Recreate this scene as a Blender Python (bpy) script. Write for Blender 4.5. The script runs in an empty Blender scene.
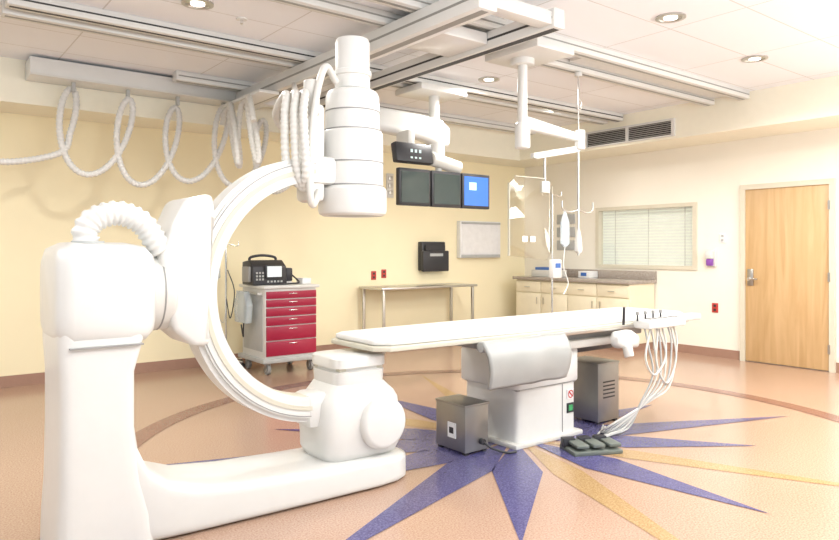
import bpy, bmesh, math, random
from mathutils import Vector, Matrix
random.seed(4)
S = bpy.context.scene
COL = S.collection
try:
    S.view_settings.view_transform = 'Standard'
except Exception:
    pass

# ---------------------------------------------------------------- materials
def mat(name, col, rough=0.5, metal=0.0, var=0.04, scale=12.0, emit=None, es=0.0, trans=0.0, alpha=1.0, bump=0.0, coat=0.0):
    m = bpy.data.materials.new(name); m.use_nodes = True
    nt = m.node_tree; b = nt.nodes['Principled BSDF']
    tc = nt.nodes.new('ShaderNodeTexCoord')
    n = nt.nodes.new('ShaderNodeTexNoise'); n.inputs['Scale'].default_value = scale; n.inputs['Detail'].default_value = 3
    nt.links.new(tc.outputs['Object'], n.inputs['Vector'])
    r = nt.nodes.new('ShaderNodeValToRGB')
    r.color_ramp.elements[0].color = tuple(max(0, c*(1-var)) for c in col)+(1,)
    r.color_ramp.elements[1].color = tuple(min(1, c*(1+var)) for c in col)+(1,)
    r.color_ramp.elements[0].position = 0.3; r.color_ramp.elements[1].position = 0.7
    nt.links.new(n.outputs['Fac'], r.inputs['Fac']); nt.links.new(r.outputs['Color'], b.inputs['Base Color'])
    b.inputs['Roughness'].default_value = rough; b.inputs['Metallic'].default_value = metal
    if trans: b.inputs['Transmission Weight'].default_value = trans
    if coat: b.inputs['Coat Weight'].default_value = coat
    if alpha < 1: b.inputs['Alpha'].default_value = alpha
    if emit:
        b.inputs['Emission Color'].default_value = tuple(emit)+(1,); b.inputs['Emission Strength'].default_value = es
    if bump:
        bp = nt.nodes.new('ShaderNodeBump'); bp.inputs['Strength'].default_value = bump; bp.inputs['Distance'].default_value = 0.01
        nt.links.new(n.outputs['Fac'], bp.inputs['Height']); nt.links.new(bp.outputs['Normal'], b.inputs['Normal'])
    return m

M = {}
M['white'] = mat('white_enamel', (.69,.69,.665), .35, var=.012, coat=.2)
M['white2'] = mat('white_plastic', (.64,.63,.59), .45, var=.02)
M['cream'] = mat('cream_housing', (.58,.555,.46), .4, var=.02)
M['frame'] = mat('door_frame_paint', (.66,.62,.50), .5, var=.02)
M['grey'] = mat('grey_plastic', (.28,.28,.27), .45)
M['lgrey'] = mat('light_grey_vinyl', (.44,.45,.44), .5, var=.05, bump=.1)
M['drape'] = mat('lead_apron_grey', (.34,.35,.34), .42, var=.06, scale=5, bump=.1)
M['dark'] = mat('dark_plastic', (.03,.03,.035), .4)
M['slot'] = mat('rail_slot_dark', (.04,.04,.04), .6)
M['slotg'] = mat('rail_slot_grey', (.30,.30,.28), .6)
M['steel'] = mat('brushed_steel', (.55,.54,.52), .3, 1.0, var=.08, scale=4)
M['steel2'] = mat('stainless_cabinet', (.34,.335,.32), .34, .85, var=.08, scale=5)
M['chrome'] = mat('chrome', (.75,.75,.75), .15, 1.0)
M['wall_y'] = mat('wall_paint_yellow', (.90,.81,.56), .8, var=.012, scale=2, bump=.02)
M['wall_c'] = mat('wall_paint_cream', (.88,.84,.74), .8, var=.012, scale=2, bump=.02)
M['soffit'] = mat('soffit_paint', (.90,.87,.73), .8, var=.01)
M['base'] = mat('baseboard_vinyl', (.36,.21,.15), .6)
M['red'] = mat('red_drawer', (.33,.007,.04), .35)
M['redp'] = mat('red_plate', (.5,.05,.04), .4)
M['cab'] = mat('cabinet_laminate', (.84,.77,.58), .45, var=.02)
M['screen'] = mat('monitor_screen', (.02,.04,.04), .12)
M['blue_scr'] = mat('lit_blue_screen', (.02,.08,.3), .2, emit=(.04,.17,.62), es=1.0)
M['win_scr'] = mat('screen_window', (.3,.5,.8), .2, emit=(.35,.6,.95), es=1.0)
M['green_led'] = mat('display_digits', (.4,.5,.5), .3, emit=(.55,.75,.7), es=.6)
M['defib_scr'] = mat('defibrillator_screen', (.6,.65,.65), .2, emit=(.6,.68,.7), es=.5)
M['lamp'] = mat('lamp_emitter', (1,1,1), .4, emit=(1,.95,.85), es=3.0)
M['glow'] = mat('backroom_glow', (.74,.76,.70), .6, emit=(.74,.76,.66), es=.45)  # emission stands in for the lit room beyond the window
M['blind'] = mat('blind_slat', (.82,.83,.78), .5, emit=(.8,.82,.74), es=.15)  # weak emission imitates light falling on the slats
M['blue'] = mat('blue_label', (.05,.15,.45), .4)
M['green'] = mat('green_label', (.05,.35,.12), .4)
M['purple'] = mat('purple_bottle', (.25,.08,.4), .3)
M['matt'] = mat('mattress_vinyl', (.72,.715,.70), .45, var=.02, bump=.05)
M['clearbag'] = mat('clear_bag', (.70,.80,.88), .1, trans=.5, alpha=.7)
M['papers'] = mat('paper', (.8,.8,.8), .7)
M['pgrey'] = mat('pedal_grey', (.14,.16,.14), .5)
M['edge'] = mat('acrylic_edge', (.50,.48,.40), .3)

def glass(name, col, alpha):
    m = bpy.data.materials.new(name); m.use_nodes = True; nt = m.node_tree
    for n in list(nt.nodes): nt.nodes.remove(n)
    o = nt.nodes.new('ShaderNodeOutputMaterial'); mx = nt.nodes.new('ShaderNodeMixShader')
    t = nt.nodes.new('ShaderNodeBsdfTransparent'); g = nt.nodes.new('ShaderNodeBsdfGlossy'); g.inputs['Roughness'].default_value = .03
    t.inputs['Color'].default_value = col+(1,)
    mx.inputs[0].default_value = alpha
    nt.links.new(t.outputs[0], mx.inputs[1]); nt.links.new(g.outputs[0], mx.inputs[2]); nt.links.new(mx.outputs[0], o.inputs[0])
    return m
M['glass'] = glass('window_glass', (.985,.99,.985), .05)
M['acrylic'] = glass('lead_acrylic', (.87,.85,.80), .12)

def floor_mat(name, c1, c2, c3, rough=.18):
    m = bpy.data.materials.new(name); m.use_nodes = True; nt = m.node_tree; b = nt.nodes['Principled BSDF']
    tc = nt.nodes.new('ShaderNodeTexCoord')
    n = nt.nodes.new('ShaderNodeTexNoise'); n.inputs['Scale'].default_value = 110; n.inputs['Detail'].default_value = 4
    n2 = nt.nodes.new('ShaderNodeTexNoise'); n2.inputs['Scale'].default_value = 1.2
    nt.links.new(tc.outputs['Object'], n.inputs['Vector']); nt.links.new(tc.outputs['Object'], n2.inputs['Vector'])
    r = nt.nodes.new('ShaderNodeValToRGB'); e = r.color_ramp.elements
    e[0].position = .32; e[0].color = c1+(1,); e[1].position = .68; e[1].color = c3+(1,)
    k = e.new(.5); k.color = c2+(1,)
    nt.links.new(n.outputs['Fac'], r.inputs['Fac'])
    mx = nt.nodes.new('ShaderNodeMix'); mx.data_type = 'RGBA'; mx.blend_type = 'MULTIPLY'
    r2 = nt.nodes.new('ShaderNodeValToRGB'); r2.color_ramp.elements[0].color = (.92,.9,.88,1); r2.color_ramp.elements[1].color = (1,1,1,1)
    nt.links.new(n2.outputs['Fac'], r2.inputs['Fac'])
    mx.inputs[0].default_value = 1
    nt.links.new(r.outputs['Color'], mx.inputs[6]); nt.links.new(r2.outputs['Color'], mx.inputs[7])
    nt.links.new(mx.outputs[2], b.inputs['Base Color'])
    b.inputs['Roughness'].default_value = rough
    return m
M['floor'] = floor_mat('terrazzo_tan', (.36,.225,.155), (.44,.295,.215), (.52,.375,.285))
M['inlay_blue'] = floor_mat('inlay_violet_blue', (.055,.05,.13), (.09,.085,.22), (.155,.145,.30))
M['inlay_gold'] = floor_mat('inlay_gold', (.34,.21,.09), (.42,.28,.13), (.50,.35,.19))
M['inlay_ring'] = floor_mat('inlay_brown_ring', (.18,.075,.06), (.235,.11,.085), (.30,.155,.12))
M['granite'] = floor_mat('granite_counter', (.20,.17,.14), (.38,.33,.29), (.58,.53,.47))

def wood_mat():
    m = bpy.data.materials.new('maple_veneer'); m.use_nodes = True; nt = m.node_tree; b = nt.nodes['Principled BSDF']
    tc = nt.nodes.new('ShaderNodeTexCoord'); mp = nt.nodes.new('ShaderNodeMapping'); mp.inputs['Scale'].default_value = (6,6,.5)
    n = nt.nodes.new('ShaderNodeTexNoise'); n.inputs['Scale'].default_value = 1.6; n.inputs['Detail'].default_value = 6; n.inputs['Distortion'].default_value = 1.6
    r = nt.nodes.new('ShaderNodeValToRGB'); r.color_ramp.elements[0].position = .3; r.color_ramp.elements[1].position = .7
    r.color_ramp.elements[0].color = (.52,.33,.15,1); r.color_ramp.elements[1].color = (.64,.44,.23,1)
    nt.links.new(tc.outputs['Object'], mp.inputs[0]); nt.links.new(mp.outputs[0], n.inputs['Vector']); nt.links.new(n.outputs['Fac'], r.inputs['Fac'])
    nt.links.new(r.outputs['Color'], b.inputs['Base Color']); b.inputs['Roughness'].default_value = .4
    return m
M['wood'] = wood_mat()

def ceil_mat():
    m = bpy.data.materials.new('ceiling_tile'); m.use_nodes = True; nt = m.node_tree; b = nt.nodes['Principled BSDF']
    tc = nt.nodes.new('ShaderNodeTexCoord')
    br = nt.nodes.new('ShaderNodeTexBrick'); br.offset = 0.0
    br.inputs['Color1'].default_value = (.86,.88,.91,1); br.inputs['Color2'].default_value = (.84,.86,.89,1); br.inputs['Mortar'].default_value = (.64,.64,.63,1)
    br.inputs['Scale'].default_value = 1; br.inputs['Mortar Size'].default_value = .006
    br.inputs['Brick Width'].default_value = 1.22; br.inputs['Row Height'].default_value = .61
    nt.links.new(tc.outputs['Object'], br.inputs['Vector'])
    nt.links.new(br.outputs['Color'], b.inputs['Base Color']); b.inputs['Roughness'].default_value = .85
    return m
M['ceil'] = ceil_mat()

# ---------------------------------------------------------------- helpers
def group(name, loc):
    e = bpy.data.objects.new(name, None); e.location = loc; e.empty_display_size = .1
    COL.objects.link(e); return e

def finish(name, bm, m, parent=None, angle=38):
    bmesh.ops.recalc_face_normals(bm, faces=bm.faces[:])
    me = bpy.data.meshes.new(name); bm.to_mesh(me); bm.free()
    for p in me.polygons: p.use_smooth = True
    try: me.set_sharp_from_angle(angle=math.radians(angle))
    except Exception: pass
    me.materials.append(M[m] if isinstance(m, str) else m)
    o = bpy.data.objects.new(name, me); COL.objects.link(o)
    if parent:
        o.parent = parent; o.matrix_parent_inverse = Matrix.Translation(parent.location).inverted()
    return o

def box(name, x0,x1,y0,y1,z0,z1, m, parent=None, bev=0.0, seg=2, rot=None):
    bm = bmesh.new(); bmesh.ops.create_cube(bm, size=1)
    c = Vector(((x0+x1)/2,(y0+y1)/2,(z0+z1)/2))
    for v in bm.verts: v.co = Vector((v.co.x*(x1-x0), v.co.y*(y1-y0), v.co.z*(z1-z0)))
    if bev: bmesh.ops.bevel(bm, geom=bm.edges[:], offset=bev, segments=seg, affect='EDGES', profile=.5)
    R = Matrix.Rotation(rot[0], 3, rot[1]) if rot else Matrix.Identity(3)
    for v in bm.verts: v.co = R @ v.co + c
    return finish(name, bm, m, parent)

def boxes(name, lst, m, parent=None, bev=0.0):
    bm = bmesh.new()
    for (x0,x1,y0,y1,z0,z1) in lst:
        r = bmesh.ops.create_cube(bm, size=1)
        vs = r['verts']
        for v in vs: v.co = Vector(((x0+x1)/2+v.co.x*(x1-x0), (y0+y1)/2+v.co.y*(y1-y0), (z0+z1)/2+v.co.z*(z1-z0)))
    if bev: bmesh.ops.bevel(bm, geom=bm.edges[:], offset=bev, segments=2, affect='EDGES', profile=.5)
    return finish(name, bm, m, parent)

def cyl(name, p0, p1, r0, m, parent=None, r1=None, n=28, bev=0.0):
    p0 = Vector(p0); p1 = Vector(p1); r1 = r0 if r1 is None else r1
    d = p1-p0; L = d.length
    bm = bmesh.new(); bmesh.ops.create_cone(bm, cap_ends=True, segments=n, radius1=r0, radius2=r1, depth=L)
    if bev:
        es = [e for e in bm.edges if abs(e.verts[0].co.z-e.verts[1].co.z) < 1e-6]
        bmesh.ops.bevel(bm, geom=es, offset=bev, segments=3, affect='EDGES', profile=.5)
    q = d.to_track_quat('Z','Y').to_matrix()
    for v in bm.verts: v.co = q @ v.co + (p0+p1)/2
    return finish(name, bm, m, parent)

def lathe(name, c, prof, m, parent=None, n=56):
    bm = bmesh.new(); rings = []
    for (z, r) in prof:
        if r < 1e-4: rings.append([bm.verts.new((c[0], c[1], z))])
        else: rings.append([bm.verts.new((c[0]+r*math.cos(2*math.pi*i/n), c[1]+r*math.sin(2*math.pi*i/n), z)) for i in range(n)])
    for a, b in zip(rings, rings[1:]):
        for i in range(n):
            j = (i+1) % n
            if len(a) == 1 and len(b) == 1: continue
            if len(a) == 1: bm.faces.new((a[0], b[i], b[j]))
            elif len(b) == 1: bm.faces.new((a[i], a[j], b[0]))
            else: bm.faces.new((a[i], a[j], b[j], b[i]))
    return finish(name, bm, m, parent, 30)

def loft(name, secs, axis, m, parent=None, n=40, power=4.0, angle=45):
    """secs: (s,u,v,a,b) superellipse sections. axis X: (s,u,v)=(x,y,z); axis Z: (u,v,s); axis Y: (u,s,v)"""
    bm = bmesh.new(); rings = []
    for (s,u,v,a,b) in secs:
        ring = []
        for i in range(n):
            t = 2*math.pi*(i+.5)/n; c, q = math.cos(t), math.sin(t)
            uu = u+a*math.copysign(abs(c)**(2/power), c); vv = v+b*math.copysign(abs(q)**(2/power), q)
            ring.append(bm.verts.new({'X':(s,uu,vv),'Z':(uu,vv,s),'Y':(uu,s,vv)}[axis]))
        rings.append(ring)
    for a, b in zip(rings, rings[1:]):
        for i in range(n):
            j = (i+1) % n; bm.faces.new((a[i],a[j],b[j],b[i]))
    bm.faces.new(rings[0]); bm.faces.new(rings[-1])
    return finish(name, bm, m, parent, angle)

def prism(name, poly, axis, lo, hi, m, parent=None, bev=0.0, seg=3):
    bm = bmesh.new()
    f = {'Y': lambda p, s: (p[0], s, p[1]), 'Z': lambda p, s: (p[0], p[1], s), 'X': lambda p, s: (s, p[0], p[1])}[axis]
    a = [bm.verts.new(f(p, lo)) for p in poly]; b = [bm.verts.new(f(p, hi)) for p in poly]
    n = len(poly)
    bm.faces.new(a); bm.faces.new(b)
    for i in range(n): bm.faces.new((a[i],a[(i+1)%n],b[(i+1)%n],b[i]))
    if bev: bmesh.ops.bevel(bm, geom=bm.edges[:], offset=bev, segments=seg, affect='EDGES', profile=.5)
    return finish(name, bm, m, parent)

def catmull(pts, k=10):
    pts = [Vector(p) for p in pts]; P = [pts[0]*2-pts[1]]+pts+[pts[-1]*2-pts[-2]]; out = []
    for i in range(1, len(P)-2):
        for j in range(k):
            t = j/k
            out.append(.5*((2*P[i])+(P[i+1]-P[i-1])*t+(2*P[i-1]-5*P[i]+4*P[i+1]-P[i+2])*t*t+(3*P[i]-P[i-1]-3*P[i+1]+P[i+2])*t**3))
    out.append(pts[-1]); return out

def sweep(name, pts, r, m, parent=None, k=10, n=12, ribs=None, smooth=True):
    c = catmull(pts, k) if smooth else [Vector(p) for p in pts]
    if ribs:
        L = [0]
        for a, b in zip(c, c[1:]): L.append(L[-1]+(b-a).length)
        step = ribs/4; N = int(L[-1]/step); res = []; ix = 0
        for i in range(N+1):
            s = i*step
            while ix < len(L)-2 and L[ix+1] < s: ix += 1
            f = (s-L[ix])/max(1e-9, L[ix+1]-L[ix]); res.append(c[ix].lerp(c[ix+1], min(1, f)))
        c = res
    bm = bmesh.new(); rings = []
    prev = None
    for i, p in enumerate(c):
        t = (c[min(i+1,len(c)-1)]-c[max(i-1,0)]).normalized()
        if prev is None:
            u = t.orthogonal().normalized()
        else:
            u = prev-t*prev.dot(t)
            u = u.normalized() if u.length > 1e-6 else t.orthogonal().normalized()
        prev = u; w = t.cross(u)
        rr = r
        if ribs: rr = r*(1.0 if i % 4 in (0,1) else .86)
        rings.append([bm.verts.new(p+u*rr*math.cos(2*math.pi*q/n)+w*rr*math.sin(2*math.pi*q/n)) for q in range(n)])
    for a, b in zip(rings, rings[1:]):
        for q in range(n): bm.faces.new((a[q],a[(q+1)%n],b[(q+1)%n],b[q]))
    bm.faces.new(rings[0]); bm.faces.new(rings[-1])
    return finish(name, bm, m, parent, 60)

def arc_band(name, cx, cz, r0, r1, y0, y1, a0, a1, m, parent=None, n=64, bev=0):
    bm = bmesh.new(); rings = []
    for i in range(n+1):
        a = math.radians(a0+(a1-a0)*i/n); c, s = math.cos(a), math.sin(a)
        rings.append([bm.verts.new((cx+r*c, y, cz+r*s)) for r, y in ((r0,y0),(r1,y0),(r1,y1),(r0,y1))])
    for a, b in zip(rings, rings[1:]):
        for q in range(4): bm.faces.new((a[q],a[(q+1)%4],b[(q+1)%4],b[q]))
    bm.faces.new(rings[0]); bm.faces.new(rings[-1])
    return finish(name, bm, m, parent, 38)

# ---------------------------------------------------------------- room shell
WX, WY, H, SZ = 8.24, 7.80, 3.10, 2.70
SX, SY = 7.50, 7.20
box('floor', -4, WX+.4, -3, WY+.1, -.1, 0, 'floor')
box('ceiling', -4, WX+.4, -3, WY+.1, H, H+.1, 'ceil')
box('wall_back', -4, WX+.4, WY, WY+.1, 0, H, 'wall_y')
boxes('wall_right', [(WX,WX+.1,-3,4.80,0,H),(WX,WX+.1,6.32,WY,0,H),(WX,WX+.1,4.80,6.32,0,1.13),(WX,WX+.1,4.80,6.32,1.93,H)], 'wall_c')
box('trim_soffit_back', -4, WX, SY, WY, SZ, H, 'soffit')
box('trim_soffit_right', SX, WX, -3, SY, SZ, H, 'soffit')
box('baseboard_back', -4, WX, WY-.015, WY, 0, .11, 'base')
boxes('baseboard_right', [(WX-.015,WX,-3,3.12,0,.11),(WX-.015,WX,4.20,5.34,0,.11)], 'base')

# floor inlay: compass star + ring
CX, CY = 3.55, 3.45
inlay = group('floor_compass_inlay', (CX, CY, 0))
def star(name, angles, r_in, hw, m, z):
    bm = bmesh.new()
    for a, R in angles:
        a = math.radians(a); d = Vector((math.cos(a), math.sin(a), 0)); p = Vector((-d.y, d.x, 0)); c = Vector((CX,CY,z))
        vs = [c+d*.1, c+d*r_in+p*hw, c+d*R, c+d*r_in-p*hw]
        f = bm.faces.new([bm.verts.new(v) for v in vs])
    return finish(name, bm, m, inlay)
star('gold_points', [(a, 2.60) for a in (-67.5,-112.5,112.5,67.5)], .8, .10, 'inlay_gold', .0020)
star('blue_points', [(90,1.8),(135,1.8),(157.5,2.45),(-157.5,2.45),(-135,1.8),(-90,1.8),(-45,1.65),(-22.5,2.4),(0,1.7),(22.5,2.4),(45,1.8),(180,1.8)], .75, .155, 'inlay_blue', .0032)
def ring(name, r0, r1, m, z, n=128):
    bm = bmesh.new(); A = []; B = []
    for i in range(n):
        a = 2*math.pi*i/n
        A.append(bm.verts.new((CX+r0*math.cos(a),CY+r0*math.sin(a),z))); B.append(bm.verts.new((CX+r1*math.cos(a),CY+r1*math.sin(a),z)))
    for i in range(n): j = (i+1)%n; bm.faces.new((A[i],A[j],B[j],B[i]))
    return finish(name, bm, m, inlay)
ring('outer_ring', 2.62, 2.79, 'inlay_ring', .0026)

# ---------------------------------------------------------------- door
d = group('door_1', (WX, 3.65, 0))
box('slab', WX-.03, WX-.005, 3.18, 4.12, .01, 2.08, 'wood', d, .003)
boxes('frame', [(WX-.05,WX,3.12,3.18,0,2.14),(WX-.05,WX,4.12,4.18,0,2.14),(WX-.05,WX,3.18,4.12,2.08,2.14)], 'frame', d)
box('lock_plate', WX-.045, WX-.03, 4.02, 4.09, .92, 1.12, 'steel', d, .004)
cyl('handle_rose', (WX-.045,4.055,1.0), (WX-.09,4.055,1.0), .02, 'chrome', d)
cyl('lever', (WX-.085,4.06,1.0), (WX-.085,3.95,1.0), .012, 'chrome', d)
boxes('hinges', [(WX-.055,WX-.03,3.165,3.19,z,z+.1) for z in (.2,1.0,1.8)], 'steel', d)

# window
w = group('window_1', (WX, 5.56, 1.5))
boxes('frame', [(WX-.02,WX+.08,4.76,4.82,1.09,1.97),(WX-.02,WX+.08,6.30,6.36,1.09,1.97),(WX-.02,WX+.08,4.82,6.30,1.09,1.14),(WX-.02,WX+.08,4.82,6.30,1.92,1.97)], 'frame', w)
box('pane', WX+.03, WX+.036, 4.82, 6.30, 1.14, 1.92, 'glass', w)
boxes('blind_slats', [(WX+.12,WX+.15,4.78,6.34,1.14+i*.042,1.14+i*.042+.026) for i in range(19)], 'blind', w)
boxes('blind_cords', [(WX+.112,WX+.118,y,y+.01,1.13,1.93) for y in (5.0,5.55,6.1)], 'white2', w)
boxes('backroom_glow_panel', [(WX+.24,WX+.26,4.7,6.42,1.0,2.05)], 'glow', w)  # self-lit panel added in place of the room beyond

# vent
v = group('air_vent', (SX, 5.3, 2.84))
box('dark_back', SX-.012, SX, 4.66, 5.92, 2.75, 2.92, 'dark', v)
boxes('frame', [(SX-.03,SX,4.62,5.96,2.73,2.75),(SX-.03,SX,4.62,5.96,2.92,2.945),(SX-.03,SX,4.62,4.66,2.75,2.92),(SX-.03,SX,5.92,5.96,2.75,2.92),(SX-.03,SX,5.27,5.31,2.75,2.92)], 'white', v)
bm = bmesh.new()
for i in range(7):
    z = 2.76+i*.0235
    vs = [bm.verts.new(p) for p in ((SX-.028,4.66,z),(SX-.028,5.92,z),(SX-.012,5.92,z+.012),(SX-.012,4.66,z+.012))]; bm.faces.new(vs)
finish('louvres', bm, 'white2', v)

# recessed downlights
for (x,y) in [(4.63,2.89),(6.23,3.04),(4.84,5.08),(1.72,4.78),(6.4,5.6),(2.6,1.2),(5.4,1.2)]:
    g = group('recessed_downlight', (x,y,H))
    lathe('trim_ring', (x,y), [(H,.11),(H-.012,.11),(H-.014,.085),(H-.003,.078),(H-.003,.0)], 'steel', g)
    cyl('lamp', (x,y,H-.006), (x,y,H-.012), .05, 'lamp', g)
g = group('sprinkler_head', (2.1,4.9,H))
cyl('escutcheon', (2.1,4.9,H), (2.1,4.9,H-.01), .04, 'white', g); cyl('bulb', (2.1,4.9,H-.01), (2.1,4.9,H-.04), .012, 'chrome', g)

# ---------------------------------------------------------------- ceiling rails
rl = group('ceiling_rail_system', (3.3, 4.8, H))
def railx(nm, y, x0, x1, z1=H, h=.09, w=.12, sm='slotg'):
    boxes(nm, [(x0,x1,y-w/2,y+w/2,z1-h,z1)], 'white', rl, .006)
    boxes(nm+'_slot', [(x0+.02,x1-.02,y-.015,y+.015,z1-h-.002,z1-h+.004),(x0+.02,x1-.02,y-w/2-.003,y-w/2+.003,z1-h*.58,z1-h*.45)], sm, rl)
railx('stator_near_1', 3.75, .5, 7.45)
railx('stator_near_2', 4.15, .5, 7.45)
railx('stator_far_1', 5.38, .62, 7.45, sm='slot')
railx('stator_far_2', 5.62, .62, 7.45)
railx('stator_back', 6.75, 2.2, 7.3)
box('stator_near_plate', 4.9, 7.40, 3.82, 4.08, H-.03, H-.001, 'white', rl)
def beamy(nm, x, y0, y1, z0, z1, w, sm):
    box(nm, x-w/2, x+w/2, y0, y1, z0, z1, 'white', rl, .01)
    boxes(nm+'_slot', [(x-.03,x+.03,y0+.03,y1-.03,z0-.002,z0+.004),(x-w/2-.003,x-w/2+.003,y0+.02,y1-.02,(z0+z1)/2-.008,(z0+z1)/2+.008)], sm, rl)
beamy('bridge_beam_left', 2.95, 3.1, 6.85, 2.85, 3.005, .16, 'slotg')
beamy('bridge_beam_right', 3.62, 3.1, 6.85, 2.87, 3.005, .11, 'slot')
boxes('bridge_cross', [(3.03,3.565,3.12,3.24,2.89,2.98),(3.03,3.565,6.7,6.82,2.89,2.98)], 'white', rl, .005)
box('bridge_carriage', 3.035, 3.56, 3.75, 4.2, 2.90, 2.99, 'white', rl, .01)
box('shield_carriage', 4.0, 4.45, 3.65, 4.25, 2.95, 3.02, 'white', rl, .01)

tray = group('cable_tray', (2.1, 7.05, 3.0))
box('tray_body', .98, 3.23, 6.90, 7.195, 2.91, 3.075, 'white', tray, .008)
box('tray_rib', .98, 3.23, 6.885, 6.90, 2.91, 2.93, 'white2', tray, .002)

# coiled cable hose
ch = group('coiled_cable_hose', (2.1, 6.95, 2.5))
pts = [(.1,6.95,2.46),(.45,6.95,2.24),(.75,6.95,2.12)]
N = 5; pitch = .48
for i in range(2, N*12+7):
    t = 2*math.pi*i/12           # t=pi at peak
    rise = .5-.5*math.cos(t)
    x = .98+pitch*t/(2*math.pi)+.165*math.sin(t)+.12*rise
    z = 2.03+.79*rise + (0.04*math.sin(t*.37))
    pts.append((x, 6.98+.05*math.sin(t*.5), z))
sweep('hose_run', pts, .031, 'white', ch, k=5, ribs=.035)
boxes('hangers', [(1.33+i*pitch,1.36+i*pitch,6.96,7.0,2.82,2.905) for i in range(N-1)], 'lgrey', ch)

# ---------------------------------------------------------------- C-arm
c = group('c_arm_xray_machine', (2.0, 3.43, 0)); Y = 3.43
loft('floor_foot', [(2.47,Y,.065,.06,.06),(2.455,Y,.07,.13,.07),(2.41,Y,.075,.19,.075),(2.33,Y,.08,.235,.08),(2.2,Y,.085,.255,.085),(1.8,Y,.09,.25,.09),(1.4,Y,.10,.24,.10),(1.15,Y,.115,.235,.115),(1.02,Y,.14,.23,.14),(.93,Y,.18,.225,.18),(.88,Y,.24,.22,.24),(.8,Y,.3,.21,.3)], 'X', 'white', c, power=7)
loft('column', [(0,.76,Y,.21,.235),(.15,.755,Y,.20,.235),(.3,.74,Y,.175,.23),(.55,.725,Y,.155,.225),(.8,.725,Y,.155,.225),(.95,.74,Y,.18,.23),(1.05,.75,Y,.19,.23)], 'Z', 'white', c, power=8)
loft('head_housing', [(.555,Y,1.15,.19,.17),(.57,Y,1.15,.225,.21),(.62,Y,1.15,.25,.235),(.85,Y,1.15,.25,.235),(.93,Y,1.15,.235,.22),(.965,Y,1.15,.2,.19)], 'X', 'white', c, power=5)
box('head_seam', .60, .90, Y-.252, Y+.252, .925, .931, 'grey', c)
cyl('rotary_joint', (.95,Y,1.15), (1.08,Y,1.15), .19, 'white2', c, bev=.02)
cyl('joint_seam', (1.015,Y,1.15), (1.022,Y,1.15), .192, 'grey', c)
prism('c_arm_sleeve', [(1.0,1.33),(1.12,1.60),(1.255,1.63),(1.275,1.52),(1.205,1.13),(1.25,.88),(1.16,.88),(1.06,.97)], 'Y', 3.27, 3.59, 'white', c, .03)
CCX, CCZ = 1.90, 1.13
arc_band('c_ring', CCX, CCZ, .60, .71, 3.34, 3.52, 92, 268, 'white', c)
arc_band('c_ring_outer_rail', CCX, CCZ, .705, .735, 3.36, 3.50, 92, 268, 'white', c)
arc_band('c_ring_track_near', CCX, CCZ, .645, .668, 3.334, 3.342, 93, 267, 'cream', c)
arc_band('c_ring_edge_line', CCX, CCZ, .698, .702, 3.336, 3.342, 93, 267, 'grey', c)
arc_band('c_ring_inner_track', CCX, CCZ, .594, .602, 3.38, 3.48, 93, 267, 'cream', c)
# detector lift + image intensifier
box('upper_bracket', 1.80, 2.03, 3.35, 3.51, 1.72, 1.88, 'white', c, .03)
box('detector_lift', 1.83, 1.95, 3.37, 3.53, 1.62, 2.18, 'white', c, .035)
cyl('lift_motor', (1.86,3.38,2.1), (1.86,3.38,2.30), .045, 'white2', c, bev=.015)
IX = 2.16
lathe('image_intensifier', (IX,Y), [(1.555,0),(1.555,.15),(1.55,.155),(1.55,.175),(1.562,.195),(1.58,.202),(1.70,.202),(1.712,.194),(1.72,.182),(2.03,.18),(2.045,.172),(2.05,.162),(2.25,.158),(2.275,.148),(2.285,.135),(2.29,.103),(2.37,.103),(2.375,.112),(2.40,.112),(2.405,.103),(2.57,.103),(2.59,.095),(2.6,0)], 'white', c)
lathe('intensifier_face', (IX,Y), [(1.5535,0),(1.5535,.15)], 'lgrey', c)
for i,(z,r) in enumerate([(1.725,.1835),(1.86,.1832),(2.048,.1725),(2.16,.1615),(2.292,.1045)]):
    lathe('intensifier_seam_%d'%(i+1), (IX,Y), [(z-.004,r),(z+.004,r)], 'grey', c)
# tube assembly
loft('xray_tube_housing', [(.16,2.14,Y,.20,.15),(.175,2.14,Y,.24,.18),(.22,2.14,Y,.26,.20),(.38,2.14,Y,.265,.205),(.49,2.14,Y,.25,.20),(.53,2.14,Y,.225,.19),(.59,2.13,Y,.17,.165)], 'Z', 'white', c, power=5)
loft('collimator', [(.58,2.13,Y,.165,.165),(.66,2.13,Y,.17,.17),(.665,2.13,Y,.15,.15),(.68,2.13,Y,.15,.15),(.685,2.13,Y,.175,.175),(.735,2.13,Y,.175,.175),(.745,2.13,Y,.165,.165)], 'Z', 'white', c, power=5)
box('collimator_gap', 1.985, 2.275, Y-.145, Y+.145, .664, .682, 'cream', c)
cyl('tube_end_cap', (2.23,3.18,.36), (2.23,3.3,.36), .15, 'white', c, bev=.03)
box('lower_bracket', 1.82, 2.05, 3.33, 3.53, .36, .55, 'white', c, .03)
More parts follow.
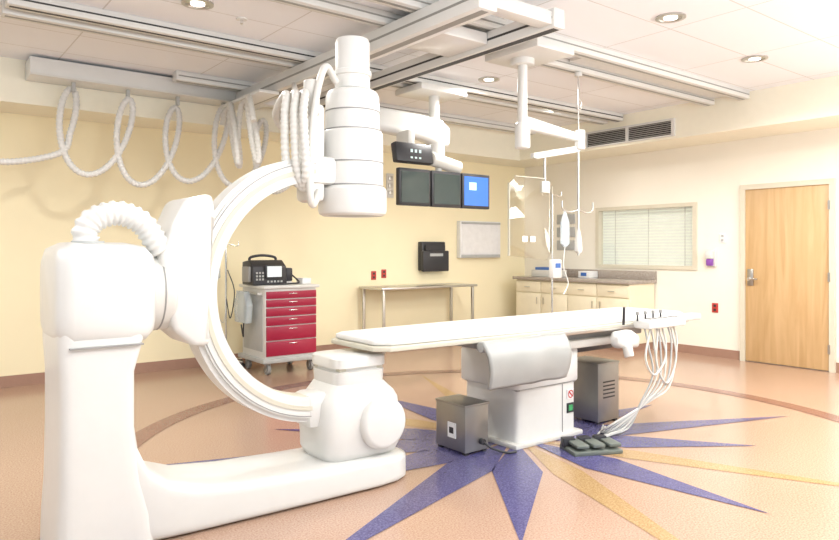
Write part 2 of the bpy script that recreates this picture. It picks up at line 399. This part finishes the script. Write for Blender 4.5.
# stand hose
sweep('corrugated_hose', [(.70,Y-.1,1.36),(.69,Y-.1,1.43),(.73,Y-.1,1.49),(.83,Y-.1,1.52),(.93,Y-.1,1.48),(.99,Y-.1,1.40),(1.03,Y-.1,1.34)], .058, 'white', c, ribs=.032, n=20)
cyl('hose_collar', (.70,Y-.1,1.34), (.70,Y-.1,1.39), .068, 'lgrey', c)
for i, (dx, dy) in enumerate([(0,0),(.03,-.05),(-.03,.05)]):
    sweep('umbilical_hose_%d'%(i+1), [(2.9,5.6,2.86),(2.6,5.0,2.50+.05*i),(2.2+dx,4.3,2.2),(1.90+dx,3.8+dy,2.18),(1.78+dx,3.42+dy,2.22),(1.73+dx,3.34+dy,2.08),(1.74+dx,3.33+dy,1.8),(1.80,3.36,1.68)], .024, 'white2', c, ribs=.03, n=10)
sweep('detector_cable_loop', [(2.03,3.40,2.32),(1.92,3.34,2.37),(1.83,3.30,2.1),(1.80,3.29,1.70),(1.84,3.33,1.60),(1.90,3.37,1.68)], .020, 'white2', c)
# hose loops on the bridge
hl = group('suspended_hose_loops', (2.95,6.2,2.6))
pts = []
for i in range(35):
    t = 2*math.pi*i/10
    pts.append((2.72+.06*math.sin(t*.5), 6.75-.22*t/(2*math.pi)+.10*math.cos(t-.3), 2.5+.31*math.sin(t+.5)))
sweep('loops', pts, .03, 'white2', hl, k=5, ribs=.035)
box('hanger', 2.70, 2.90, 5.9, 6.85, 2.815, 2.845, 'white', hl, .004)

# ---------------------------------------------------------------- patient table
t = group('angiography_table', (3.66, 3.5, 0))
prism('tabletop', [(2.16,3.22),(2.24,3.15),(3.15,3.12),(5.22,3.10),(5.30,3.18),(5.30,3.72),(5.22,3.80),(3.15,3.78),(2.24,3.75),(2.16,3.68)], 'Z', .77, .80, 'cream', t, .008)
prism('mattress', [(2.18,3.24),(2.26,3.17),(3.15,3.14),(5.18,3.12),(5.26,3.2),(5.26,3.70),(5.18,3.78),(3.15,3.76),(2.26,3.73),(2.18,3.66)], 'Z', .802, .835, 'matt', t, .012)
boxes('side_rails', [(3.30,5.18,3.065,3.08,.765,.79),(3.30,5.18,3.82,3.835,.765,.79)], 'steel', t, .002)
boxes('rail_spacers', [(x,x+.03,3.08,3.11,.768,.787) for x in (3.4,3.9,4.4,4.9,5.1)], 'steel', t)
box('float_carriage', 3.1, 4.75, 3.22, 3.70, .685, .769, 'grey', t, .01)
box('carriage_cover', 3.28, 4.6, 3.18, 3.74, .64, .70, 'white2', t, .012)
loft('pedestal_upper', [(.40,3.66,3.52,.33,.29),(.41,3.66,3.52,.335,.295),(.62,3.66,3.52,.335,.295),(.65,3.66,3.52,.32,.28)], 'Z', 'white', t, power=14)
loft('pedestal_lower', [(.0,3.67,3.52,.31,.27),(.05,3.67,3.52,.31,.27),(.39,3.67,3.52,.31,.27)], 'Z', 'white', t, power=14)
box('pedestal_seam', 3.365, 3.975, 3.255, 3.785, .385, .405, 'grey', t)
box('pedestal_side_seam', 3.82, 3.826, 3.246, 3.252, .04, .385, 'grey', t)
box('pedestal_plinth', 3.32, 4.02, 3.22, 3.82, 0, .035, 'white2', t, .01)
boxes('no_pushing_label', [(3.87,3.94,3.243,3.249,.27,.34)], 'papers', t)
bm = bmesh.new(); bmesh.ops.create_circle(bm, segments=24, radius=.03)
rr = [v for v in bm.verts]; inn = [bm.verts.new(v.co*.72) for v in rr]
for i in range(24): bm.faces.new((rr[i],rr[(i+1)%24],inn[(i+1)%24],inn[i]))
sv = [bm.verts.new(p) for p in ((-.022,.014,0),(-.014,.022,0),(.022,-.014,0),(.014,-.022,0))]; bm.faces.new(sv)
for v_ in bm.verts: v_.co = Vector((3.905+v_.co.x, 3.240, .305+v_.co.y))
finish('no_symbol', bm, 'redp', t)
box('green_label', 3.87, 3.94, 3.243, 3.249, .17, .24, 'dark', t); box('green_mark', 3.885, 3.925, 3.239, 3.243, .185, .225, 'green', t)
box('end_mechanism', 4.0, 4.5, 3.3, 3.65, .58, .69, 'dark', t, .02)
# lead drape
bm = bmesh.new(); nx, nz = 40, 16; G = []
for i in range(nx+1):
    row = []
    for j in range(nz+1):
        x = 2.84+.76*i/nx; s = j/nz
        z = .775-.27*s+.002*math.sin(i*.5)
        y = 3.055-.03*math.sin(min(1,s*3)*math.pi/2)-.006*math.sin(i*.35+s*2)*s-.03*math.sin(s*math.pi)
        x += .05*s*(.5-i/nx)
        row.append(bm.verts.new((x,y,z)))
    G.append(row)
for i in range(nx):
    for j in range(nz): bm.faces.new((G[i][j],G[i+1][j],G[i+1][j+1],G[i][j+1]))
o = finish('lead_drape', bm, 'drape', t, 80); md = o.modifiers.new('th','SOLIDIFY'); md.thickness = .022
cyl('drape_roll', (2.84,3.06,.755), (3.60,3.06,.755), .035, 'drape', t, bev=.012)
# control module
box('control_panel', 4.42, 4.92, 2.93, 3.08, .76, .83, 'white', t, .02)
boxes('control_buttons', [(4.48+i*.07,4.52+i*.07,2.96,3.0,.829,.838) for i in range(6)], 'grey', t, .003)
for i in range(4):
    x = 4.40+.1*i
    cyl('joystick_%d'%(i+1), (x,3.02,.82), (x,3.02,.87), .007, 'dark', t); cyl('joystick_knob_%d'%(i+1), (x,3.02,.865), (x,3.02,.89), .013, 'grey', t, bev=.004)
cyl('tall_lever', (4.27,3.05,.80), (4.25,3.03,.93), .010, 'dark', t)
loft('side_module', [(4.12,3.02,.70,.03,.03),(4.15,3.02,.70,.055,.06),(4.28,3.02,.70,.06,.065),(4.35,3.02,.68,.05,.05),(4.37,3.02,.68,.03,.03)], 'X', 'white', t, power=3)
cyl('module_knob', (4.2,2.97,.66), (4.2,2.95,.58), .035, 'white2', t, bev=.01)
box('foot_end_panel', 4.9, 5.26, 3.0, 3.10, .78, .83, 'white2', t, .015)
# cables
ends = [(3.93,3.04),(3.90,3.02),(3.87,3.0),(4.25,3.2),(4.28,3.24)]
for i in range(6):
    x0 = 4.46+.075*i; e = ends[i % 5]
    sweep('control_cable_%d'%(i+1), [(x0,3.0,.77),(x0+.01,2.97,.62),(x0+.03-.03*i,2.95,.42-.02*i),(x0-.08-.05*i,2.98,.22),(4.30-.04*i,3.02,.05+.01*i),(4.1,3.03+.02*i,.02),(e[0],e[1],.02)], .0075, 'white2' if i % 2 else 'lgrey', t, n=8)
sweep('cable_loop_1', [(4.5,2.98,.75),(4.4,2.95,.55),(4.5,2.94,.42),(4.66,2.95,.55),(4.62,2.98,.75)], .008, 'white2', t, n=8)
sweep('cable_loop_2', [(4.6,2.98,.75),(4.54,2.95,.5),(4.66,2.94,.34),(4.80,2.95,.52),(4.78,2.98,.75)], .008, 'white2', t, n=8)

# steel boxes
def steel_box(x0,x1,y0,y1,h, mm, knob=True):
    g = group('equipment_box', ((x0+x1)/2,(y0+y1)/2,0))
    box('case', x0,x1,y0,y1,.02,h, mm, g, .006)
    box('lid', x0-.004,x1+.004,y0-.004,y1+.004,h-.012,h+.004, mm, g, .003)
    boxes('feet', [(x,x+.03,y,y+.03,0,.022) for x in (x0+.01,x1-.04) for y in (y0+.01,y1-.04)], 'dark', g)
    return g
g = steel_box(2.96,3.17,3.33,3.63,.33,'steel2')
box('switch_plate', 2.954,2.962,3.42,3.50,.10,.2,'papers', g); box('switch', 2.950,2.956,3.44,3.48,.13,.17,'dark', g)
cyl('cable_gland', (3.1,3.33,.08),(3.1,3.30,.08),.02,'dark',g)
sweep('power_lead', [(3.1,3.30,.08),(3.14,3.26,.04),(3.22,3.2,.012),(3.28,3.18,.012)], .008, 'dark', g, n=8)
g = steel_box(4.3,4.56,3.3,3.62,.47,'steel2')
boxes('vents', [(4.36,4.50,3.294,3.299,.2+i*.03,.21+i*.03) for i in range(5)], 'dark', g)

# foot pedal
f = group('foot_pedal_switch', (3.72,2.93,0))
box('base_plate', 3.55,3.90,2.80,3.04,.0,.03,'pgrey', f, .01, rot=(math.radians(-25),'Z'))
for i in range(3):
    a = math.radians(-25); lx = -.115+.115*i
    cx_, cy_ = 3.725+lx*math.cos(a), 2.92+lx*math.sin(a)
    box('pedal_%d'%(i+1), cx_-.045, cx_+.045, cy_-.11, cy_+.06, .045, .07, 'pgrey', f, .01, rot=(a,'Z'))
    box('pedal_hinge_%d'%(i+1), cx_-.045, cx_+.045, cy_+.03, cy_+.09, .02, .085, 'dark', f, .01, rot=(a,'Z'))

# ---------------------------------------------------------------- crash cart
k = group('crash_cart', (3.46,7.07,0))
box('body', 3.17,3.79,6.78,7.38,.17,.93,'white', k, .012)
box('top_tray', 3.14,3.82,6.75,7.41,.93,.965,'white', k, .01)
box('base_bumper', 3.13,3.83,6.74,7.42,.13,.18,'lgrey', k, .012)
zs = [(.20,.36),(.37,.52),(.53,.62),(.63,.72),(.73,.81),(.82,.90)]
boxes('drawer_fronts', [(3.18,3.78,6.762,6.785,a+.004,b+.002) for a,b in zs], 'red', k, .003)
boxes('drawer_pulls', [(3.44,3.54,6.754,6.765,b-.03,b-.022) for a,b in zs], 'chrome', k, .002)
for i,(x,y) in enumerate([(3.22,6.83),(3.74,6.83),(3.22,7.33),(3.74,7.33)]):
    cyl('wheel_%d'%(i+1), (x-.02,y,.06), (x+.02,y,.06), .06, 'grey', k, bev=.008)
    cyl('wheel_hub_%d'%(i+1), (x-.024,y,.06), (x+.024,y,.06), .022, 'white2', k)
    boxes('fork_%d'%(i+1), [(x-.03,x-.023,y-.02,y+.02,.05,.13),(x+.023,x+.03,y-.02,y+.02,.05,.13),(x-.03,x+.03,y-.02,y+.02,.115,.135)], 'steel', k)
boxes('side_panel', [(3.163,3.17,6.84,7.32,.25,.86)], 'lgrey', k, .003)
cyl('push_handle', (3.10,6.8,.88),(3.10,7.36,.88),.013,'steel',k)
boxes('handle_brackets',[(3.095,3.15,6.82,6.84,.87,.89),(3.095,3.15,7.32,7.34,.87,.89)],'steel',k)
prism('supply_bag', [(6.95,.55),(7.25,.55),(7.28,.75),(7.2,.90),(7.0,.90),(6.92,.75)], 'X', 3.02, 3.10, 'clearbag', k, .02)
sweep('hanging_cord', [(3.10,7.0,.88),(3.05,7.0,.80),(3.04,7.05,.5),(3.06,7.1,.4),(3.08,7.2,.52)], .008,'dark',k)
def ivpole(px, py, h, bag):
    ip = group('iv_pole', (px,py,0))
    cyl('pole', (px,py,.08),(px,py,h),.011,'chrome',ip)
    for i in range(5):
        a = 2*math.pi*i/5+.3; x,y = px+.22*math.cos(a), py+.22*math.sin(a)
        cyl('base_leg_%d'%(i+1), (px,py,.09),(x,y,.07),.014,'chrome',ip); cyl('caster_%d'%(i+1), (x-.012,y,.03),(x+.012,y,.03),.03,'dark',ip)
    sweep('hooks', [(px-.15,py,h+.03),(px-.14,py,h-.02),(px,py,h),(px+.14,py,h-.02),(px+.15,py,h+.03)], .006,'chrome',ip)
    if bag:
        loft('bag', [(h-.42,px-.13,py,.02,.015),(h-.38,px-.13,py,.06,.03),(h-.15,px-.13,py,.06,.03),(h-.08,px-.13,py,.02,.015)], 'Z', 'clearbag', ip, power=3)
        sweep('line', [(px-.13,py,h-.42),(px-.15,py-.02,h-.7),(px-.05,py-.03,h-.9),(px,py,h-.75)], .004,'white2',ip,n=6)
        sweep('cord', [(px+.02,py,h-.3),(px+.08,py-.05,h-.55),(px+.03,py-.05,h-.85),(px,py,h-.6)], .006,'dark',ip,n=6)
    return ip
ivpole(3.05,7.56,1.42,True)
ip = ivpole(5.6,4.9,1.95,False)
box('pump', 5.53,5.67,4.82,4.89,1.05,1.25,'white', ip, .015); box('pump_screen', 5.56,5.64,4.815,4.82,1.16,1.21,'blue', ip)
g = group('supply_pack_stack', (3.66,7.1,.966)); boxes('packs',[(3.56,3.70,7.2,7.36,.967,1.01),(3.68,3.79,6.90,7.05,.967,1.03)],'papers',g,.004)
df = group('defibrillator', (3.3,7.0,.966)); ox = -.13
prism('case', [(6.90,.967),(7.20,.967),(7.20,1.22),(7.02,1.24),(6.92,1.17)], 'X', 3.22+ox, 3.62+ox, 'dark', df, .012)
box('screen_bezel', 3.35+ox, 3.56+ox, 6.878, 6.915, 1.04, 1.185, 'dark', df, .006)
box('screen', 3.37+ox, 3.54+ox, 6.872, 6.879, 1.055, 1.172, 'defib_scr', df)
boxes('front_buttons', [(3.25+.035*i+ox,3.27+.035*i+ox,6.895,6.902,1.02+.035*j,1.04+.035*j) for i in range(3) for j in range(3)]+[(3.38+.04*i+ox,3.40+.04*i+ox,6.893,6.90,.995,1.015) for i in range(5)], 'lgrey', df)
sweep('carry_handle', [(3.26+ox,7.1,1.22),(3.28+ox,7.1,1.27),(3.42+ox,7.1,1.29),(3.56+ox,7.1,1.27),(3.58+ox,7.1,1.22)], .015,'dark',df)
box('paddle_left', 3.19+ox,3.22+ox,6.96,7.14,1.0,1.17,'grey', df, .01)
box('paddle_right', 3.62+ox,3.70+ox,6.92,7.14,1.0,1.15,'dark', df, .015)
sweep('lead_cable', [(3.68+ox,6.98,1.1),(3.74+ox,6.9,1.02),(3.73+ox,6.84,.985),(3.62+ox,6.82,.98),(3.5+ox,6.82,.98)], .009,'dark',df)

# ---------------------------------------------------------------- steel side table
s = group('stainless_side_table', (5.8,7.5,0))
box('top', 4.98,6.64,7.2,7.76,.83,.86,'steel', s, .006)
boxes('legs', [(x,x+.035,y,y+.035,0,.83) for x in (5.02,6.565) for y in (7.23,7.70)], 'steel', s, .004)
boxes('stretchers', [(5.03,5.04,7.25,7.72,.22,.245),(6.58,6.59,7.25,7.72,.22,.245),(5.04,6.58,7.71,7.725,.22,.245)], 'steel', s)

# wall things, back wall
g = group('chart_holder', (6.25,WY-.08,1.25))
box('shell', 6.02,6.46,WY-.10,WY,1.05,1.47,'dark', g, .015); box('pocket', 6.0,6.48,WY-.16,WY-.10,1.04,1.34,'dark', g, .015)
box('papers', 6.06,6.42,WY-.14,WY-.11,1.2,1.42,'dark', g)
box('slot_label', 6.12,6.36,WY-.164,WY-.159,1.26,1.30,'lgrey', g)
g = group('xray_film_viewer', (7.18,WY-.06,1.53))
box('case', 6.76,7.60,WY-.09,WY,1.23,1.79,'papers', g, .01); box('light_panel', 6.79,7.57,WY-.098,WY-.089,1.31,1.74,'papers', g)
box('film_clip', 6.78,7.58,WY-.11,WY-.09,1.745,1.775,'lgrey', g, .003); box('switch_strip', 6.78,7.58,WY-.102,WY-.09,1.24,1.28,'lgrey', g)
for i,(x,z,mm) in enumerate([(5.25,1.0,'redp'),(5.42,1.02,'redp')]):
    g = group('wall_outlet', (x,WY,z)); box('plate', x-.04,x+.04,WY-.01,WY,z-.06,z+.06,mm,g,.003)
    boxes('sockets', [(x-.015,x+.015,WY-.014,WY-.009,z-.04,z-.012),(x-.015,x+.015,WY-.014,WY-.009,z+.012,z+.04)], 'dark', g)
g = group('gas_outlet_panel', (5.52,WY,2.25)); box('plate', 5.46,5.58,WY-.02,WY,2.08,2.42,'white2',g,.004)
boxes('ports', [(5.49,5.55,WY-.04,WY-.02,2.12+i*.1,2.18+i*.1) for i in range(3)],'steel',g,.004)
# right wall things
for (y,z,mm) in [(4.52,.62,'redp'),(4.42,1.5,'papers')]:
    g = group('wall_outlet', (WX,y,z)); box('plate', WX-.01,WX,y-.04,y+.04,z-.06,z+.06,mm,g,.003)
    boxes('sockets', [(WX-.014,WX-.009,y-.015,y+.015,z-.04,z-.012),(WX-.014,WX-.009,y-.015,y+.015,z+.012,z+.04)], 'lgrey' if mm == 'papers' else 'dark', g)
g = group('soap_dispenser', (WX,4.56,1.25)); box('back', WX-.03,WX,4.50,4.62,1.14,1.36,'white',g,.01); box('bottle', WX-.09,WX-.03,4.52,4.60,1.15,1.24,'purple',g,.015); box('cap', WX-.10,WX-.03,4.515,4.605,1.24,1.34,'white',g,.01)
g = group('wall_speaker', (7.3,WY,2.44)); box('shell', 7.2,7.4,WY-.04,WY,2.38,2.5,'cream',g,.01); box('grille', 7.22,7.38,WY-.045,WY-.04,2.40,2.48,'lgrey',g)

# ---------------------------------------------------------------- counter
b = group('base_cabinet', (7.93,6.4,0))
box('carcass', 7.66,WX-.016,5.38,7.42,.1,.90,'cab', b); box('toe_kick', 7.72,WX-.016,5.40,7.40,0,.1,'base', b)
boxes('doors', [(7.64,7.66,5.39+i*.508,5.39+i*.508+.495,.12,.70) for i in range(4)], 'cab', b, .004)
boxes('drawers', [(7.64,7.66,5.39+i*.508,5.39+i*.508+.495,.72,.885) for i in range(4)], 'cab', b, .004)
boxes('pulls', [(7.615,7.625,5.39+i*.508+.2,5.39+i*.508+.3,.79,.80) for i in range(4)]+[(7.615,7.625,5.39+i*.508+(.05 if i%2 else .43),5.39+i*.508+(.06 if i%2 else .44),.55,.65) for i in range(4)], 'steel', b)
box('countertop', 7.60,WX-.001,5.35,7.45,.90,.945,'granite', b, .005)
box('backsplash', WX-.02,WX-.001,5.35,7.45,.945,1.06,'granite', b, .003)
g = group('supply_box', (7.9,7.0,.95)); box('tub', 7.75,8.05,6.75,7.2,.946,1.05,'white2',g,.01); box('wipes', 7.78,8.0,6.8,7.15,1.04,1.09,'blue',g,.01)
g = group('glove_box', (8.1,6.4,.95)); box('carton', 8.0,8.2,6.3,6.5,.946,1.04,'papers',g,.004); box('opening', 7.996,8.0,6.35,6.45,.97,1.02,'blue',g)
g = group('wall_sign_holder', (8.2,7.0,1.6))
boxes('panels', [(WX-.02,WX-.001,6.75+.0,7.1,1.35+i*.2,1.5+i*.2) for i in range(3)], 'lgrey', g, .004)

# ---------------------------------------------------------------- monitor boom
m = group('monitor_boom', (4.4,5.3,H))
box('ceiling_carriage', 4.1,4.7,5.25,5.70,2.93,3.0,'white', m, .015)
cyl('drop_column', (4.42,5.45,2.93),(4.42,5.45,2.45),.055,'white',m)
loft('support_arm', [(3.30,5.42,2.62,.05,.07),(3.36,5.42,2.62,.07,.11),(4.2,5.42,2.58,.08,.125),(4.45,5.42,2.54,.09,.14),(4.55,5.42,2.52,.06,.10)], 'X', 'white', m, power=4)
cyl('knuckle', (4.42,5.42,2.60),(4.42,5.42,2.22),.09,'white',m,bev=.03)
cyl('swivel', (4.30,5.36,2.27),(4.68,5.36,2.20),.07,'white2',m,bev=.02)
box('mount_bar', 3.9,4.95,5.33,5.37,1.93,2.0,'grey', m, .005)
cyl('mount_post', (4.42,5.38,2.25),(4.42,5.38,1.9),.035,'white2',m)
for i in range(3):
    x0 = 3.83+i*.40; mm = 'blue_scr' if i == 2 else 'screen'
    box('monitor_%d_case'%(i+1), x0,x0+.385,5.25,5.31,1.78,2.14,'dark', m, .01)
    box('monitor_%d_screen'%(i+1), x0+.025,x0+.36,5.246,5.251,1.81,2.11,mm, m)
    box('monitor_%d_back'%(i+1), x0+.1,x0+.29,5.31,5.34,1.86,2.06,'dark', m, .01)
box('screen_dialog', 4.72,4.82,5.243,5.246,1.97,2.05,'win_scr', m)
box('dose_display_case', 3.70,4.14,5.12,5.2,2.17,2.36,'dark', m, .015, rot=(math.radians(-12),'X'))
boxes('dose_display_digits', [(3.86+i*.05,3.885+i*.05,5.108,5.112,2.27-.07*j,2.30-.07*j) for i in range(3) for j in range(2)], 'green_led', m)
box('dose_display_bracket', 3.9,3.98,5.2,5.4,2.3,2.5,'white2', m, .01)

# ---------------------------------------------------------------- shield / lamp suspension
q = group('ceiling_suspended_radiation_shield', (4.2,4.0,H))
cyl('ceiling_flange', (4.2,4.0,2.96),(4.2,4.0,2.90),.10,'white',q,bev=.01)
cyl('drop_column', (4.2,4.0,2.92),(4.2,4.0,2.36),.042,'white',q)
cyl('hub', (4.2,4.0,2.42),(4.2,4.0,2.20),.065,'white',q,bev=.02)
loft('extension_arm', [(4.2,4.0,2.42,.04,.05),(4.25,4.0,2.42,.045,.055),(4.9,4.0,2.37,.03,.035),(4.97,4.0,2.37,.025,.03)], 'X', 'white', q, power=4)
cyl('elbow', (4.95,4.0,2.44),(4.95,4.0,2.26),.045,'white',q,bev=.015)
loft('spring_arm', [(4.45,4.12,2.18,.02,.02),(4.5,4.12,2.18,.025,.03),(4.95,4.02,2.27,.025,.03)], 'X', 'white', q, power=4)
cyl('shield_stem', (4.60,4.11,2.2),(4.60,4.11,1.93),.012,'steel',q)
prism('lead_acrylic_pane', [(4.15,1.30),(4.62,1.26),(4.68,1.33),(4.68,1.92),(4.61,1.98),(4.22,1.98),(4.15,1.92)], 'Y', 4.10, 4.115, 'acrylic', q, .003)
boxes('pane_edge', [(4.143,4.15,4.098,4.117,1.30,1.92),(4.68,4.687,4.098,4.117,1.33,1.92),(4.22,4.61,4.098,4.117,1.98,1.987)], 'edge', q)
box('pane_clamp', 4.55,4.65,4.09,4.125,1.86,1.96,'white', q, .005)
boxes('pane_stickers', [(4.30,4.36,4.094,4.099,1.42,1.47),(4.40,4.46,4.094,4.099,1.42,1.47)], 'papers', q)
h = group('iv_hanger', (5.05,4.1,H))
cyl('ceiling_cap', (5.05,4.1,3.0),(5.05,4.1,2.96),.035,'white',h)
cyl('upper_chain', (5.05,4.1,2.97),(5.05,4.1,2.3),.006,'steel',h,n=8)
sweep('top_hook', [(5.05,4.1,2.75),(5.09,4.1,2.72),(5.08,4.1,2.66),(5.02,4.1,2.66)], .007,'steel',h)
cyl('pole', (5.05,4.1,2.32),(5.05,4.1,1.30),.010,'steel',h)
sweep('hook_arm', [(4.82,4.1,1.80),(4.83,4.1,1.72),(4.93,4.1,1.70),(5.05,4.1,1.72),(5.16,4.1,1.70),(5.25,4.1,1.72),(5.26,4.1,1.80)], .007,'steel',h)
loft('drip_chamber', [(1.32,5.05,4.1,.02,.02),(1.34,5.05,4.1,.04,.03),(1.46,5.05,4.1,.03,.025),(1.54,5.05,4.1,.012,.012)], 'Z', 'white2', h, power=2.5)
loft('fluid_bag', [(1.38,4.86,4.1,.015,.012),(1.41,4.86,4.1,.05,.025),(1.60,4.86,4.1,.05,.025),(1.68,4.86,4.1,.02,.01),(1.71,4.86,4.1,.008,.006)], 'Z', 'clearbag', h, power=3)
sweep('line', [(4.86,4.1,1.39),(4.84,4.1,1.2),(4.88,4.08,1.05),(4.78,4.05,.95)], .005,'white2',h,n=8)

# ---------------------------------------------------------------- lights
W = bpy.data.worlds.new('World'); S.world = W; W.use_nodes = True
bg = W.node_tree.nodes['Background']; bg.inputs[0].default_value = (.90,.96,1,1); bg.inputs[1].default_value = .82
def area(name, loc, size, power, rot=(0,0,0), col=(1,.985,.96)):
    l = bpy.data.lights.new(name,'AREA'); l.shape = 'RECTANGLE'; l.size = size[0]; l.size_y = size[1]; l.energy = power; l.color = col
    o = bpy.data.objects.new(name, l); o.location = loc; o.rotation_euler = rot; COL.objects.link(o); return o
area('added_overhead_fill', (2.5,.6,3.05), (4,1.6), 90)  # added fill outside the view, brightens the room from above; no fixture
area('added_overhead_fill', (6.0,.6,3.05), (2.5,1.6), 120)  # another added overhead fill, towards the right wall
area('added_overhead_fill', (-1.6,4.5,3.05), (1.6,3), 90)  # added overhead fill off to the left
area('added_upward_fill', (1.0,-1.2,1.9), (5,1.5), 240, rot=(math.radians(155),0,0), col=(.93,.97,1))  # added fill behind the camera, aimed up to brighten the ceiling
area('added_upward_fill', (6.6,-.6,1.9), (1.6,1.5), 150, rot=(math.radians(160),0,0), col=(.96,.98,1))  # added fill as well, lifts the right part of the ceiling
for (x,y,p) in [(4.63,2.89,50),(6.23,3.04,75),(4.84,5.08,95),(1.72,4.78,75),(6.4,5.6,110),(2.6,1.2,20),(5.4,1.2,30)]:
    l = bpy.data.lights.new('downlight_lamp','SPOT'); l.energy = p*2.2; l.spot_size = math.radians(165); l.spot_blend = .5; l.shadow_soft_size = .10; l.color = (1,.975,.93)
    o = bpy.data.objects.new('downlight_lamp', l); o.location = (x,y,H-.03); COL.objects.link(o)

# ---------------------------------------------------------------- camera
cd = bpy.data.cameras.new('Camera'); cd.sensor_width = 36; cd.lens = 682/839*36; cd.shift_y = -20/839; cd.clip_start = .05
co = bpy.data.objects.new('Camera', cd); co.location = (0,0,1.35)
co.rotation_euler = (math.radians(90), 0, -math.atan2(.613,.790)); COL.objects.link(co); S.camera = co
